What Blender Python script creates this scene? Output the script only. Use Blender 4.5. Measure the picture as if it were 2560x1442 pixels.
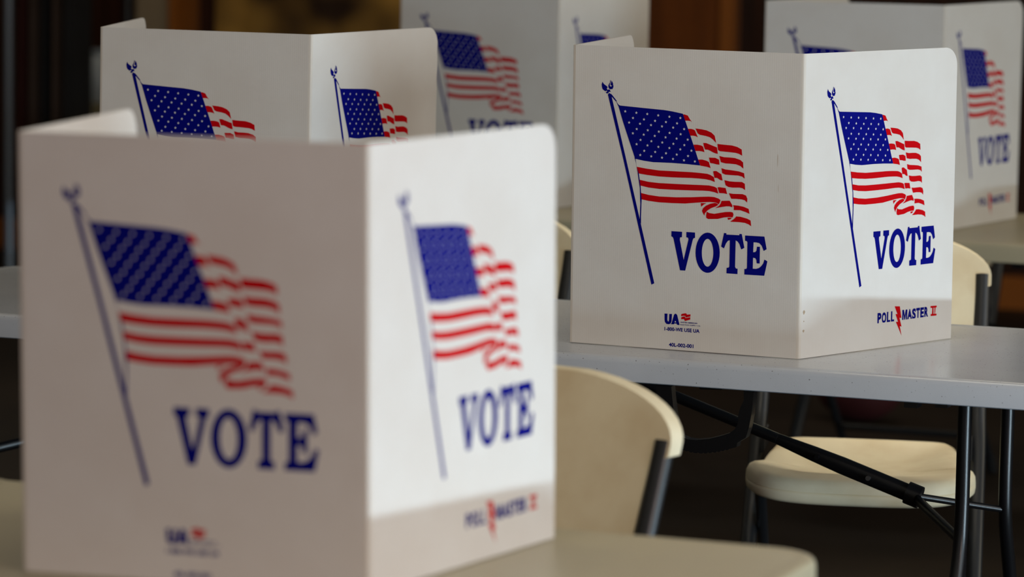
import bpy, bmesh, math, random
from mathutils import Vector, Matrix
from mathutils.geometry import tessellate_polygon

scene = bpy.context.scene
for o_ in list(bpy.data.objects):
    bpy.data.objects.remove(o_)
COL = scene.collection
PI = math.pi
random.seed(7)

# ------------------------------------------------------------------ camera
# The rows of tables run along X, the camera looks across them to the left.
cam_data = bpy.data.cameras.new('camera')
cam = bpy.data.objects.new('camera', cam_data)
COL.objects.link(cam)
cam_data.sensor_fit = 'HORIZONTAL'
cam_data.sensor_width = 36.0
cam_data.lens = 9124.07 * 36.0 / 2560.0
cam_data.clip_start = 0.1
cam_data.clip_end = 60
cam_data.dof.use_dof = True
cam_data.dof.focus_distance = 6.5
cam_data.dof.aperture_fstop = 3.5
PITCH, ROLL, YAW = 0.118767, 0.016022, math.radians(21.2)
right = Vector((1, 0, 0)); up_ = Vector((0, math.sin(PITCH), math.cos(PITCH)))
cx = right * math.cos(ROLL) + up_ * math.sin(ROLL)
cy = -right * math.sin(ROLL) + up_ * math.cos(ROLL)
cz = cx.cross(cy)
rot = Matrix((cx, cy, cz)).transposed()
rot = Matrix.Rotation(YAW, 3, 'Z') @ rot
cam.matrix_world = Matrix.Translation((0, 0, 1.6233)) @ rot.to_4x4()
scene.camera = cam

# ------------------------------------------------------------------ world, exposure
world = bpy.data.worlds.new('world'); scene.world = world
world.use_nodes = True
world.node_tree.nodes['Background'].inputs[0].default_value = (0.55, 0.68, 0.9, 1)
world.node_tree.nodes['Background'].inputs[1].default_value = 0.3
scene.view_settings.view_transform = 'Standard'
scene.view_settings.look = 'None'
scene.view_settings.exposure = 0.0
scene.view_settings.gamma = 1.0
scene.view_settings.use_curve_mapping = False


def area(name, loc, direction, sx, sy, power, color, spread=PI):
    l = bpy.data.lights.new(name, 'AREA'); l.shape = 'RECTANGLE'; l.size = sx; l.size_y = sy
    l.energy = power; l.color = color; l.spread = spread
    o = bpy.data.objects.new(name, l); COL.objects.link(o)
    o.location = loc
    o.rotation_euler = Vector(direction).to_track_quat('-Z', 'Y').to_euler()
    return o


# added low strip lamp; the half-raised overhead door in the right wall is assumed
g_ = area('assumed_gap_light', (1.74, 4.95, 0.055), (-1, 0, 0), 1.5, 0.09, 80, (0.66, 0.86, 1.0))
g_.rotation_euler = (PI / 2, 0, PI / 2)
# lamps added behind assumed windows in the right wall, plus a fill lamp added behind the camera
ASSUMED_WINDOWS = [(1.6, 68, (1.0, 0.78, 0.70)), (4.1, 33, (0.86, 0.97, 1.0)), (6.6, 24, (1.0, 0.98, 0.95)), (9.1, 19, (1.0, 0.87, 0.6))]
for y_, p_, c_ in ASSUMED_WINDOWS:
    w_ = area('assumed_window_light', (1.78, y_, 1.9), (-1, 0, 0), 2.0, 1.1, p_, c_)
    w_.rotation_euler = (PI / 2, 0, PI / 2)
r_ = area('front_fill', (-1.2, -3.2, 1.6), (0, 1, 0), 3.4, 1.6, 12, (1.0, 0.86, 0.76))  # added fill to lift the booth fronts and chairs, no known source
r_.rotation_euler = (PI / 2, 0, 0)
CEIL_FILLS = [(-1.9, 4.6, 12, PI), (-4.6, 4.9, 4, PI), (-1.9, 1.2, 2, PI), (-4.6, 1.2, 2, PI), (-2.0, 7.35, 2.8, 0.8), (-2.3, 9.4, 8, PI), (-4.2, 8.5, 6, PI), (-6.2, 8.5, 8, PI), (-6.0, 11.6, 5, PI), (-3.6, 11.6, 1.2, PI)]  # unseen fill lamps added overhead; the narrow one brightens a chair seat
for k_, (x_, y_, p_, s_) in enumerate(CEIL_FILLS):
    area('ceiling_fill', (x_, y_, 3.02), (0, 0, -1), 1.1, 0.5, p_, (1.0, 0.88, 0.68), s_)


# ------------------------------------------------------------------ helpers
def mat(name, color, rough=0.5, metallic=0.0, spec=0.5):
    m = bpy.data.materials.new(name); m.use_nodes = True
    b = m.node_tree.nodes['Principled BSDF']
    b.inputs['Base Color'].default_value = (*color, 1)
    b.inputs['Roughness'].default_value = rough
    b.inputs['Metallic'].default_value = metallic
    b.inputs['Specular IOR Level'].default_value = spec
    return m


def nt(m):
    t = m.node_tree
    return t, t.nodes, t.links, t.nodes['Principled BSDF']


def noise_color(m, c1, c2, scale=8.0, detail=3.0, lo=0.35, hi=0.65, coord='Object', stretch=(1, 1, 1)):
    t, n, l, b = nt(m)
    tc = n.new('ShaderNodeTexCoord'); mp = n.new('ShaderNodeMapping'); mp.inputs['Scale'].default_value = stretch
    no = n.new('ShaderNodeTexNoise'); no.inputs['Scale'].default_value = scale; no.inputs['Detail'].default_value = detail
    cr = n.new('ShaderNodeValToRGB')
    cr.color_ramp.elements[0].position = lo; cr.color_ramp.elements[0].color = (*c1, 1)
    cr.color_ramp.elements[1].position = hi; cr.color_ramp.elements[1].color = (*c2, 1)
    l.new(tc.outputs[coord], mp.inputs[0]); l.new(mp.outputs[0], no.inputs['Vector']); l.new(no.outputs['Fac'], cr.inputs[0])
    l.new(cr.outputs[0], b.inputs['Base Color'])
    return cr


def bump_noise(m, scale, strength, dist=0.001, coord='Object'):
    t, n, l, b = nt(m)
    tc = n.new('ShaderNodeTexCoord'); no = n.new('ShaderNodeTexNoise'); no.inputs['Scale'].default_value = scale
    no.inputs['Detail'].default_value = 2
    bu = n.new('ShaderNodeBump'); bu.inputs['Strength'].default_value = strength; bu.inputs['Distance'].default_value = dist
    l.new(tc.outputs[coord], no.inputs['Vector']); l.new(no.outputs['Fac'], bu.inputs['Height']); l.new(bu.outputs[0], b.inputs['Normal'])


def obj(name, bm, mats, parent=None, smooth=None):
    me = bpy.data.meshes.new(name)
    bm.normal_update()
    bm.to_mesh(me); bm.free()
    o = bpy.data.objects.new(name, me); COL.objects.link(o)
    for m in (mats if isinstance(mats, (list, tuple)) else [mats]):
        me.materials.append(m)
    if parent is not None:
        o.parent = parent
    if smooth:
        me.polygons.foreach_set('use_smooth', [True] * len(me.polygons))
        try:
            me.set_sharp_from_angle(angle=math.radians(smooth))
        except Exception:
            pass
    return o


def thing(name, label, cat, loc=(0, 0, 0), rz=0.0, group=None):
    o = bpy.data.objects.new(name, None); COL.objects.link(o)
    o.location = loc; o.rotation_euler = (0, 0, rz); o.empty_display_size = 0.1
    o['label'] = label; o['category'] = cat
    if group: o['group'] = group
    return o


def tag(o, label, cat, group=None):
    o['label'] = label; o['category'] = cat
    if group: o['group'] = group
    return o


def struct(o):
    o['kind'] = 'structure'
    return o


def box(bm, x0, x1, y0, y1, z0, z1, mi=0):
    v = [bm.verts.new((x, y, z)) for x in (x0, x1) for y in (y0, y1) for z in (z0, z1)]
    for f in ((0, 1, 3, 2), (4, 6, 7, 5), (0, 4, 5, 1), (2, 3, 7, 6), (0, 2, 6, 4), (1, 5, 7, 3)):
        fa = bm.faces.new([v[i] for i in f]); fa.material_index = mi
    return v


def tube(bm, pts, r, n=12, mi=0, flat=None, cap=True):
    """round (or flattened) bar through pts; r may be one radius or one per point"""
    pts = [Vector(p) for p in pts]
    rs = r if isinstance(r, (list, tuple)) else [r] * len(pts)
    rings = []
    prev = None
    for i, p in enumerate(pts):
        if i == 0: t = pts[1] - pts[0]
        elif i == len(pts) - 1: t = pts[-1] - pts[-2]
        else: t = (pts[i + 1] - p).normalized() + (p - pts[i - 1]).normalized()
        t.normalize()
        if prev is None:
            a = Vector((0, 0, 1)) if abs(t.z) < 0.9 else Vector((0, 1, 0))
            s = t.cross(a).normalized()
        else:
            s = (prev - t * prev.dot(t)).normalized()
        prev = s
        u = t.cross(s)
        ring = []
        for k in range(n):
            an = 2 * PI * k / n
            f = flat if flat else (1, 1)
            ring.append(bm.verts.new(p + s * (math.cos(an) * rs[i] * f[0]) + u * (math.sin(an) * rs[i] * f[1])))
        rings.append(ring)
    for a, b in zip(rings, rings[1:]):
        for k in range(n):
            fa = bm.faces.new((a[k], a[(k + 1) % n], b[(k + 1) % n], b[k])); fa.material_index = mi
    if cap:
        bm.faces.new(list(reversed(rings[0]))).material_index = mi
        bm.faces.new(rings[-1]).material_index = mi


def smooth_path(pts, per=6):
    """Catmull-Rom through pts"""
    P = [Vector(p) for p in pts]
    P = [P[0] * 2 - P[1]] + P + [P[-1] * 2 - P[-2]]
    out = []
    for i in range(1, len(P) - 2):
        for k in range(per):
            t = k / per
            a, b, c, d = P[i - 1], P[i], P[i + 1], P[i + 2]
            out.append(0.5 * ((2 * b) + (c - a) * t + (2 * a - 5 * b + 4 * c - d) * t * t + (-a + 3 * b - 3 * c + d) * t ** 3))
    out.append(P[-2])
    return out


def shell_grid(bm, F, B, nu, nv):
    """closed solid between a front grid F(i,j) and a back grid B(i,j)"""
    f = [[bm.verts.new(F(i, j)) for j in range(nv + 1)] for i in range(nu + 1)]
    b = [[bm.verts.new(B(i, j)) for j in range(nv + 1)] for i in range(nu + 1)]
    for i in range(nu):
        for j in range(nv):
            bm.faces.new((f[i][j], f[i + 1][j], f[i + 1][j + 1], f[i][j + 1]))
            bm.faces.new((b[i][j], b[i][j + 1], b[i + 1][j + 1], b[i + 1][j]))
    for i in range(nu):
        bm.faces.new((f[i][0], b[i][0], b[i + 1][0], f[i + 1][0]))
        bm.faces.new((f[i][nv], f[i + 1][nv], b[i + 1][nv], b[i][nv]))
    for j in range(nv):
        bm.faces.new((f[0][j], f[0][j + 1], b[0][j + 1], b[0][j]))
        bm.faces.new((f[nu][j], b[nu][j], b[nu][j + 1], f[nu][j + 1]))
    bmesh.ops.recalc_face_normals(bm, faces=bm.faces)


def bevel_mod(o, w, seg=3, ang=35):
    m = o.modifiers.new('bevel', 'BEVEL'); m.width = w; m.segments = seg; m.limit_method = 'ANGLE'; m.angle_limit = math.radians(ang)
    m.harden_normals = False
    return m


def copy_tree(o, parent=None):
    c = o.copy(); COL.objects.link(c); c.parent = parent
    for ch in list(o.children):
        copy_tree(ch, c)
    return c


# ------------------------------------------------------------------ materials
M = {}
M['panel'] = mat('white_corrugated_plastic', (0.80, 0.775, 0.735), 0.42)
t, n, l, b = nt(M['panel'])
uv = n.new('ShaderNodeUVMap'); uv.uv_map = 'UVMap'
sp = n.new('ShaderNodeSeparateXYZ'); mu = n.new('ShaderNodeMath'); mu.operation = 'MULTIPLY'; mu.inputs[1].default_value = 2 * PI / 0.0042
si = n.new('ShaderNodeMath'); si.operation = 'SINE'
l.new(uv.outputs[0], sp.inputs[0]); l.new(sp.outputs[0], mu.inputs[0]); l.new(mu.outputs[0], si.inputs[0])
bu = n.new('ShaderNodeBump'); bu.inputs['Strength'].default_value = 0.25; bu.inputs['Distance'].default_value = 0.00006
l.new(si.outputs[0], bu.inputs['Height']); l.new(bu.outputs[0], b.inputs['Normal'])
no = n.new('ShaderNodeTexNoise'); no.inputs['Scale'].default_value = 9; no.inputs['Detail'].default_value = 4
l.new(uv.outputs[0], no.inputs['Vector'])
cr = n.new('ShaderNodeValToRGB'); cr.color_ramp.elements[0].position = 0.35; cr.color_ramp.elements[1].position = 0.7
cr.color_ramp.elements[0].color = (0.79, 0.755, 0.71, 1); cr.color_ramp.elements[1].color = (0.83, 0.81, 0.775, 1)
l.new(no.outputs['Fac'], cr.inputs[0])
# faint dark scuffs
sc = n.new('ShaderNodeTexNoise'); sc.inputs['Scale'].default_value = 60; sc.inputs['Detail'].default_value = 1
mpx = n.new('ShaderNodeMapping'); mpx.inputs['Scale'].default_value = (1, 0.35, 1)
l.new(uv.outputs[0], mpx.inputs[0]); l.new(mpx.outputs[0], sc.inputs['Vector'])
cr2 = n.new('ShaderNodeValToRGB'); cr2.color_ramp.elements[0].position = 0.16; cr2.color_ramp.elements[1].position = 0.21
cr2.color_ramp.elements[0].color = (0.72, 0.68, 0.62, 1); cr2.color_ramp.elements[1].color = (1, 1, 1, 1)
l.new(sc.outputs['Fac'], cr2.inputs[0])
mx = n.new('ShaderNodeMix'); mx.data_type = 'RGBA'; mx.blend_type = 'MULTIPLY'; mx.inputs[0].default_value = 1
l.new(cr.outputs[0], mx.inputs[6]); l.new(cr2.outputs[0], mx.inputs[7]); l.new(mx.outputs[2], b.inputs['Base Color'])

M['fold'] = mat('cream_fold_plastic', (0.76, 0.71, 0.64), 0.5)
M['blue'] = mat('navy_print', (0.001, 0.003, 0.21), 0.7, 0, 0.05)
M['red'] = mat('red_print', (0.62, 0.001, 0.005), 0.7, 0, 0.05)
M['star'] = mat('star_print', (0.78, 0.78, 0.84), 0.45)
M['scuff'] = mat('brown_scuff', (0.5, 0.39, 0.28), 0.7)

def speckled(name, base, dark, rough):
    m = mat(name, base, rough)
    t, n, l, b = nt(m)
    tc = n.new('ShaderNodeTexCoord')
    vo = n.new('ShaderNodeTexNoise'); vo.inputs['Scale'].default_value = 300; vo.inputs['Detail'].default_value = 0
    l.new(tc.outputs['Object'], vo.inputs['Vector'])
    cr = n.new('ShaderNodeValToRGB'); cr.color_ramp.elements[0].position = 0.175; cr.color_ramp.elements[1].position = 0.215
    cr.color_ramp.elements[0].color = (*dark, 1); cr.color_ramp.elements[1].color = (*base, 1)
    l.new(vo.outputs['Fac'], cr.inputs[0])
    n2 = n.new('ShaderNodeTexNoise'); n2.inputs['Scale'].default_value = 5; n2.inputs['Detail'].default_value = 5
    l.new(tc.outputs['Object'], n2.inputs['Vector'])
    c2 = n.new('ShaderNodeValToRGB'); c2.color_ramp.elements[0].position = 0.3; c2.color_ramp.elements[1].position = 0.7
    c2.color_ramp.elements[0].color = (0.9, 0.9, 0.9, 1); c2.color_ramp.elements[1].color = (1, 1, 1, 1)
    l.new(n2.outputs['Fac'], c2.inputs[0])
    mx = n.new('ShaderNodeMix'); mx.data_type = 'RGBA'; mx.blend_type = 'MULTIPLY'; mx.inputs[0].default_value = 1
    l.new(cr.outputs[0], mx.inputs[6]); l.new(c2.outputs[0], mx.inputs[7]); l.new(mx.outputs[2], b.inputs['Base Color'])
    bu = n.new('ShaderNodeBump'); bu.inputs['Strength'].default_value = 0.25; bu.inputs['Distance'].default_value = 0.0004
    nb = n.new('ShaderNodeTexNoise'); nb.inputs['Scale'].default_value = 420
    l.new(tc.outputs['Object'], nb.inputs['Vector']); l.new(nb.outputs['Fac'], bu.inputs['Height']); l.new(bu.outputs[0], b.inputs['Normal'])
    return m


M['tabletop'] = speckled('speckled_grey_plastic', (0.58, 0.61, 0.66), (0.25, 0.25, 0.27), 0.22)
M['almond'] = speckled('speckled_almond_plastic', (0.47, 0.415, 0.28), (0.3, 0.27, 0.2), 0.40)
M['beige'] = mat('beige_moulded_plastic', (0.6, 0.54, 0.42), 0.55)
noise_color(M['beige'], (0.72, 0.60, 0.39), (0.85, 0.76, 0.545), 9, 4, 0.3, 0.6)
bump_noise(M['beige'], 500, 0.25, 0.0005)
M['black'] = mat('black_powder_coat', (0.004, 0.004, 0.005), 0.33)
bump_noise(M['black'], 600, 0.3, 0.0004)
M['char'] = mat('charcoal_powder_coat', (0.014, 0.015, 0.017), 0.36)
bump_noise(M['char'], 500, 0.2, 0.0004)
M['rubber'] = mat('black_rubber', (0.008, 0.008, 0.008), 0.7)
M['steel'] = mat('bolt_steel', (0.35, 0.35, 0.36), 0.35, 1.0)
M['chrome'] = mat('brushed_steel_tube', (0.35, 0.42, 0.5), 0.35, 0.5)
M['floor'] = mat('dark_brown_floor', (0.07, 0.05, 0.035), 0.6, 0, 0.3)
noise_color(M['floor'], (0.009, 0.0055, 0.003), (0.024, 0.016, 0.010), 1.3, 4, 0.35, 0.65)
M['wood'] = mat('dark_wood_panelling', (0.05, 0.015, 0.004), 0.4)
noise_color(M['wood'], (0.012, 0.003, 0.0006), (0.05, 0.012, 0.002), 4, 4, 0.3, 0.7, stretch=(6, 6, 0.35))
M['door'] = mat('brown_varnished_door', (0.11, 0.03, 0.006), 0.35)
noise_color(M['door'], (0.12, 0.030, 0.004), (0.22, 0.058, 0.008), 3, 4, 0.3, 0.7, stretch=(5, 5, 0.4))
M['trim'] = mat('orange_brown_trim', (0.33, 0.10, 0.015), 0.35)
M['wall'] = mat('dim_plaster', (0.10, 0.085, 0.07), 0.8)
M['ceiling'] = mat('ceiling_tile', (0.55, 0.52, 0.47), 0.85)
M['plaster'] = mat('grey_brown_column', (0.30, 0.22, 0.13), 0.8)
M['tapestry'] = mat('mottled_brown_cloth', (0.05, 0.03, 0.01), 0.9)
noise_color(M['tapestry'], (0.03, 0.010, 0.001), (0.55, 0.29, 0.05), 3.2, 1.5, 0.40, 0.68)
M['coat_a'] = mat('dark_maroon_cloth', (0.05, 0.006, 0.003), 0.9)
M['coat_b'] = mat('dark_brown_cloth', (0.05, 0.028, 0.018), 0.9)
M['coat_c'] = mat('black_cloth', (0.006, 0.005, 0.005), 0.9)
M['pale'] = mat('pale_grey_enamel', (0.3, 0.32, 0.33), 0.4)
M['carton'] = mat('tan_cardboard', (0.2, 0.16, 0.085), 0.85)
M['bag'] = mat('dull_red_nylon', (0.06, 0.006, 0.007), 0.8)
M['door_metal'] = mat('painted_metal_shutter', (0.35, 0.35, 0.34), 0.5)
M['emit'] = mat('fill_panel_glow', (0.8, 0.8, 0.8), 0.5)  # glowing face of the added ceiling fill panels
t, n, l, b = nt(M['emit']); b.inputs['Emission Color'].default_value = (1, 0.92, 0.8, 1); b.inputs['Emission Strength'].default_value = 0.4
BLUE = [[[90.8,435.02],[94.04,434.38],[136.74,432.05],[178.52,429.96],[195.19,428.09],[214.89,424.82],[231.96,380.72],[249.33,334.09],[221.69,335.45],[193.98,336.04],[159.23,335.64],[141.07,337.35],[124.25,340.04],[109.64,378.33],[99.39,405.79],[89.83,434.59]],[[69.41,452.89],[71.52,456.25],[75.44,454.22],[76.81,449.68],[106.96,337.25],[164.94,117.63],[159.31,114.87],[101.44,336.98]],[[74.56,455.58],[78.06,452.53],[86.85,442.51],[86.44,441.09],[90.19,436.06],[92.14,435.15],[91.32,432.71],[89.35,434.23],[85.92,441.07],[84.26,442.4],[78.12,448.54],[75.51,450.03]],[[122.52,343.21],[125.1,339.43],[130.34,309.54],[129.2,325.85],[131.62,314.46],[135.62,290.67],[136.46,281.11],[137.87,268.38],[137.67,259.56],[137.19,236.3],[137.4,223.49],[134.74,228.15],[134.95,236.18],[135.6,260.25],[134.95,268.22],[134.12,287.39],[129.9,314.37],[126.18,331.78]],[[58.76,475.92],[60.01,473.57],[62.21,471.26],[65.26,469.38],[67.66,467.88],[68.56,465.72],[67.07,464.06],[67.96,462.5],[69.06,461.55],[70.99,462.62],[74.03,461.75],[73.18,460.52],[74.93,459.19],[74.08,458.36],[71.06,458.23],[70.86,456.63],[67.65,454.7],[65.24,457.0],[68.02,458.91],[67.35,460.4],[63.91,458.82],[63.5,460.0],[61.73,460.09],[61.41,461.12],[59.23,461.99],[59.04,463.26],[57.8,464.81],[58.13,465.94],[57.06,467.98],[57.65,469.08],[56.75,471.16],[57.69,472.0],[57.67,473.36]],[[73.96,479.92],[75.08,477.56],[74.26,474.74],[72.8,471.48],[72.96,469.09],[74.58,467.76],[76.52,468.44],[77.44,470.47],[76.93,469.97],[75.2,469.78],[74.1,471.14],[75.12,474.77],[75.96,476.4],[76.36,478.81],[77.95,476.08],[78.59,474.27],[79.56,472.55],[78.99,470.53],[80.3,469.95],[79.72,467.85],[80.17,466.67],[78.81,465.5],[78.4,463.72],[77.38,462.96],[76.16,463.71],[75.31,462.72],[72.27,463.48],[70.29,466.19],[70.02,469.38],[71.27,472.22],[73.17,475.09]],[[196.52,213.56],[217.0,213.47],[216.78,203.89],[213.27,203.18],[212.8,199.13],[220.84,163.05],[229.33,200.08],[228.89,202.98],[227.7,203.78],[225.12,204.08],[225.19,213.57],[241.79,213.56],[241.96,204.09],[239.01,203.19],[237.51,199.82],[224.06,144.07],[214.13,144.13],[200.82,199.91],[199.2,203.11],[196.44,204.19]],[[297.14,215.82],[301.47,215.84],[301.67,213.31],[325.97,213.46],[326.46,215.81],[330.77,215.91],[336.16,191.55],[330.29,188.45],[326.65,197.67],[323.49,201.85],[319.44,203.94],[319.09,156.54],[320.92,153.74],[324.01,153.57],[323.96,143.89],[302.94,144.06],[303.15,153.76],[307.39,154.74],[308.28,156.62],[308.41,203.52],[304.96,202.6],[301.18,197.66],[297.49,188.35],[292.02,191.31]],[[337.13,213.66],[373.59,213.78],[378.23,191.61],[372.78,188.18],[368.93,197.22],[364.24,201.66],[358.09,202.54],[353.33,202.48],[352.9,184.69],[356.88,185.29],[359.14,187.6],[359.92,194.89],[365.52,195.21],[365.56,165.29],[359.95,165.39],[359.3,171.3],[357.09,174.43],[352.86,174.9],[352.69,155.3],[358.99,155.32],[364.33,157.1],[368.86,161.0],[372.22,165.55],[374.61,172.93],[380.03,170.0],[374.56,144.09],[336.91,143.96],[336.88,153.62],[340.56,154.21],[341.68,156.09],[341.81,202.18],[340.39,203.91],[337.31,204.24]]]
RED = [[[215.1,423.53],[217.88,423.87],[224.29,422.07],[228.38,415.56],[232.85,410.4],[229.63,412.64],[224.45,413.0],[219.03,412.77]],[[224.7,398.29],[231.07,398.58],[236.66,397.34],[238.68,395.57],[241.58,389.39],[244.21,384.16],[240.05,385.97],[235.26,386.65],[229.13,386.44]],[[239.41,399.69],[250.95,398.73],[260.5,397.3],[270.08,393.66],[276.11,388.37],[279.27,375.68],[273.47,381.2],[267.06,385.35],[259.09,387.22],[247.95,388.79],[243.93,390.98]],[[235.94,370.68],[243.49,370.89],[250.67,369.89],[254.27,368.05],[257.39,358.16],[252.44,359.41],[246.87,359.89],[239.87,359.56]],[[254.55,374.53],[260.11,374.64],[268.89,371.71],[280.84,367.81],[282.79,356.4],[278.66,356.95],[273.08,358.91],[267.48,361.61],[263.49,362.91],[258.33,363.04],[255.84,369.24]],[[281.68,374.01],[293.4,373.22],[309.2,372.63],[319.49,370.37],[327.84,366.32],[328.99,355.28],[322.87,358.32],[315.75,359.83],[305.48,360.45],[286.5,361.4],[282.9,363.46]],[[245.31,344.34],[253.5,344.74],[261.47,343.12],[265.87,341.1],[269.47,330.5],[261.66,332.35],[249.72,333.84]],[[265.89,348.91],[278.01,349.12],[285.2,346.13],[286.31,337.27],[280.6,337.59],[274.24,338.91],[268.52,339.37]],[[285.71,352.83],[294.6,351.03],[305.66,350.97],[315.14,350.54],[325.43,347.7],[330.87,343.53],[331.63,332.46],[325.64,336.98],[317.71,339.4],[305.86,340.08],[297.96,340.07],[288.83,341.85]],[[127.48,325.77],[147.3,323.23],[171.34,321.23],[203.81,321.25],[233.89,321.23],[248.69,320.74],[263.49,319.78],[269.25,318.15],[275.87,314.65],[278.07,305.93],[269.43,308.56],[260.38,310.02],[248.87,310.59],[234.07,310.85],[195.47,310.16],[169.81,310.46],[147.48,312.06],[130.25,314.07]],[[274.47,324.17],[275.67,325.38],[280.58,325.63],[290.08,320.35],[292.73,309.36],[288.23,309.9],[282.44,313.44],[277.12,313.4]],[[290.13,331.24],[297.68,329.31],[311.56,328.31],[323.8,327.01],[333.21,324.42],[334.45,314.76],[329.67,318.12],[322.31,319.66],[309.28,319.78],[297.85,320.12],[291.68,322.34]],[[131.64,302.94],[151.12,299.77],[171.72,298.59],[204.2,298.65],[234.28,298.92],[250.72,299.15],[267.13,299.22],[277.0,297.58],[281.95,295.38],[284.99,285.55],[277.17,287.83],[267.31,289.24],[255.0,289.37],[234.46,288.69],[204.38,288.14],[171.89,288.06],[151.28,289.55],[134.04,292.51]],[[283.32,296.6],[286.83,297.16],[298.69,296.24],[301.75,285.66],[295.19,286.7],[286.61,286.63]],[[295.99,310.14],[306.22,308.51],[316.01,308.24],[329.44,308.54],[334.78,305.75],[335.64,294.47],[330.87,297.52],[324.34,298.33],[312.13,297.7],[303.96,298.43],[298.6,301.22]],[[135.98,279.16],[151.5,276.29],[172.12,274.5],[204.61,274.77],[234.67,276.53],[251.1,278.01],[267.49,279.25],[277.33,279.0],[285.56,276.75],[289.29,274.25],[288.13,270.35],[285.92,266.39],[283.26,268.17],[279.14,269.49],[269.31,269.74],[255.37,268.61],[234.85,266.13],[221.84,264.52],[196.26,263.96],[170.58,264.03],[151.68,265.58],[137.89,267.58]],[[251.71,266.88],[262.79,267.31],[257.9,264.9],[252.64,260.38]],[[279.16,268.72],[283.27,267.63],[285.11,265.43],[280.91,262.67],[271.15,258.68],[263.85,253.67],[259.83,248.83],[259.08,244.79],[256.13,249.4],[254.42,253.16],[256.39,257.89],[262.05,262.81],[270.18,266.71]],[[291.36,272.98],[306.86,274.03],[311.9,266.25],[311.97,262.57],[306.23,264.02],[300.52,263.72],[292.37,262.13],[279.33,259.28],[286.62,263.74],[289.81,268.14]],[[304.98,287.36],[313.15,286.64],[331.07,287.04],[337.61,284.85],[340.16,279.24],[339.72,272.48],[335.34,276.31],[329.62,277.54],[319.84,278.02],[309.65,277.63],[307.53,282.12]],[[263.47,252.26],[268.02,250.05],[277.88,249.05],[287.67,251.12],[299.08,253.43],[308.86,254.19],[313.12,253.42],[314.5,249.5],[313.12,244.67],[304.95,244.76],[295.99,243.5],[284.59,240.34],[266.57,239.19],[262.85,240.91],[262.36,245.12]],[[313.37,266.48],[323.32,266.09],[333.12,264.7],[342.94,261.4],[344.73,252.69],[336.54,255.69],[326.73,258.22],[314.51,257.79],[315.07,262.58]],[[303.18,243.51],[311.5,243.81],[309.1,241.15],[304.23,239.73]],[[319.61,246.71],[327.76,246.55],[340.02,244.0],[346.98,240.94],[348.23,230.81],[343.46,233.84],[336.1,236.12],[325.5,236.91],[308.21,236.72],[314.01,240.65],[317.62,243.92]]]
OO = [[289.59,180.1],[289.36,173.83],[288.43,167.71],[286.83,161.92],[284.62,156.63],[281.86,152.02],[278.62,148.22],[275.02,145.34],[271.16,143.47],[267.16,142.68],[263.13,142.98],[259.21,144.37],[255.5,146.81],[252.13,150.22],[249.19,154.5],[246.79,159.52],[244.98,165.12],[243.82,171.14],[243.36,177.39],[243.6,183.67],[244.54,189.81],[246.15,195.61],[248.37,200.89],[251.15,205.5],[254.39,209.29],[258.0,212.16],[261.86,214.0],[265.86,214.78],[269.88,214.46],[273.8,213.05],[277.49,210.61],[280.85,207.2],[283.78,202.92],[286.18,197.92],[287.98,192.33],[289.13,186.33]]
OI = [[277.36,179.31],[277.27,174.97],[276.85,170.73],[276.12,166.74],[275.08,163.11],[273.78,159.95],[272.25,157.36],[270.55,155.41],[268.71,154.17],[266.8,153.68],[264.88,153.94],[263.01,154.96],[261.23,156.69],[259.62,159.1],[258.2,162.1],[257.03,165.6],[256.15,169.51],[255.58,173.68],[255.33,178.02],[255.42,182.37],[255.85,186.6],[256.59,190.6],[257.63,194.23],[258.93,197.39],[260.46,199.97],[262.17,201.91],[264.0,203.15],[265.91,203.63],[267.83,203.36],[269.7,202.34],[271.47,200.61],[273.09,198.2],[274.5,195.2],[275.66,191.7],[276.55,187.81],[277.12,183.64]]
STARS = [[103.73,424.41],[125.3,422.75],[146.39,421.46],[167.57,419.92],[189.12,418.41],[210.19,417.13],[118.88,413.14],[140.14,411.48],[161.62,409.83],[182.62,408.69],[203.99,407.32],[111.6,404.64],[132.73,403.38],[153.96,401.99],[175.12,400.6],[196.65,399.37],[217.71,397.61],[126.47,393.63],[147.84,392.39],[169.17,390.89],[190.02,389.51],[211.24,388.15],[119.04,385.64],[140.17,384.14],[161.51,382.91],[182.39,381.28],[203.63,379.93],[224.94,379.11],[134.18,374.4],[155.13,373.03],[176.16,371.68],[197.56,370.35],[218.62,369.01],[126.62,366.39],[147.73,365.17],[168.79,363.44],[190.06,362.5],[211.01,361.03],[232.32,359.71],[141.61,355.15],[162.82,354.09],[183.7,352.75],[204.4,351.41],[226.01,349.86],[134.06,347.27],[155.3,345.82],[176.2,344.49],[197.33,343.18],[218.4,341.75],[239.28,340.7]]
FBLUE = [[[185.56,64.17],[191.35,64.43],[191.15,53.09],[192.36,50.46],[193.96,50.57],[194.56,53.32],[194.7,64.05],[199.97,64.27],[199.42,51.23],[197.56,46.89],[193.73,45.31],[189.21,46.03],[186.58,49.17],[185.88,52.74]],[[204.03,63.27],[205.93,65.08],[208.18,65.05],[210.14,62.77],[214.94,45.34],[209.8,45.6],[209.12,47.66],[204.94,47.69],[204.0,46.12],[198.55,45.63],[199.78,48.85]]]
FRED = [[[217.62,64.77],[220.35,66.15],[225.46,67.21],[227.9,66.95],[228.7,64.9],[235.72,65.96],[235.47,62.04],[230.69,60.82],[226.55,59.77],[225.54,62.58],[221.7,62.45],[217.86,61.48]],[[217.78,59.07],[220.44,60.75],[224.91,61.64],[225.93,58.7],[230.07,59.58],[235.3,60.83],[235.25,56.62],[230.79,55.12],[225.06,53.24],[223.4,56.43],[220.52,56.36],[217.96,55.95]]]
FWHITE = [[[206.78,52.62],[208.57,49.73],[205.1,49.62]]]
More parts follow.
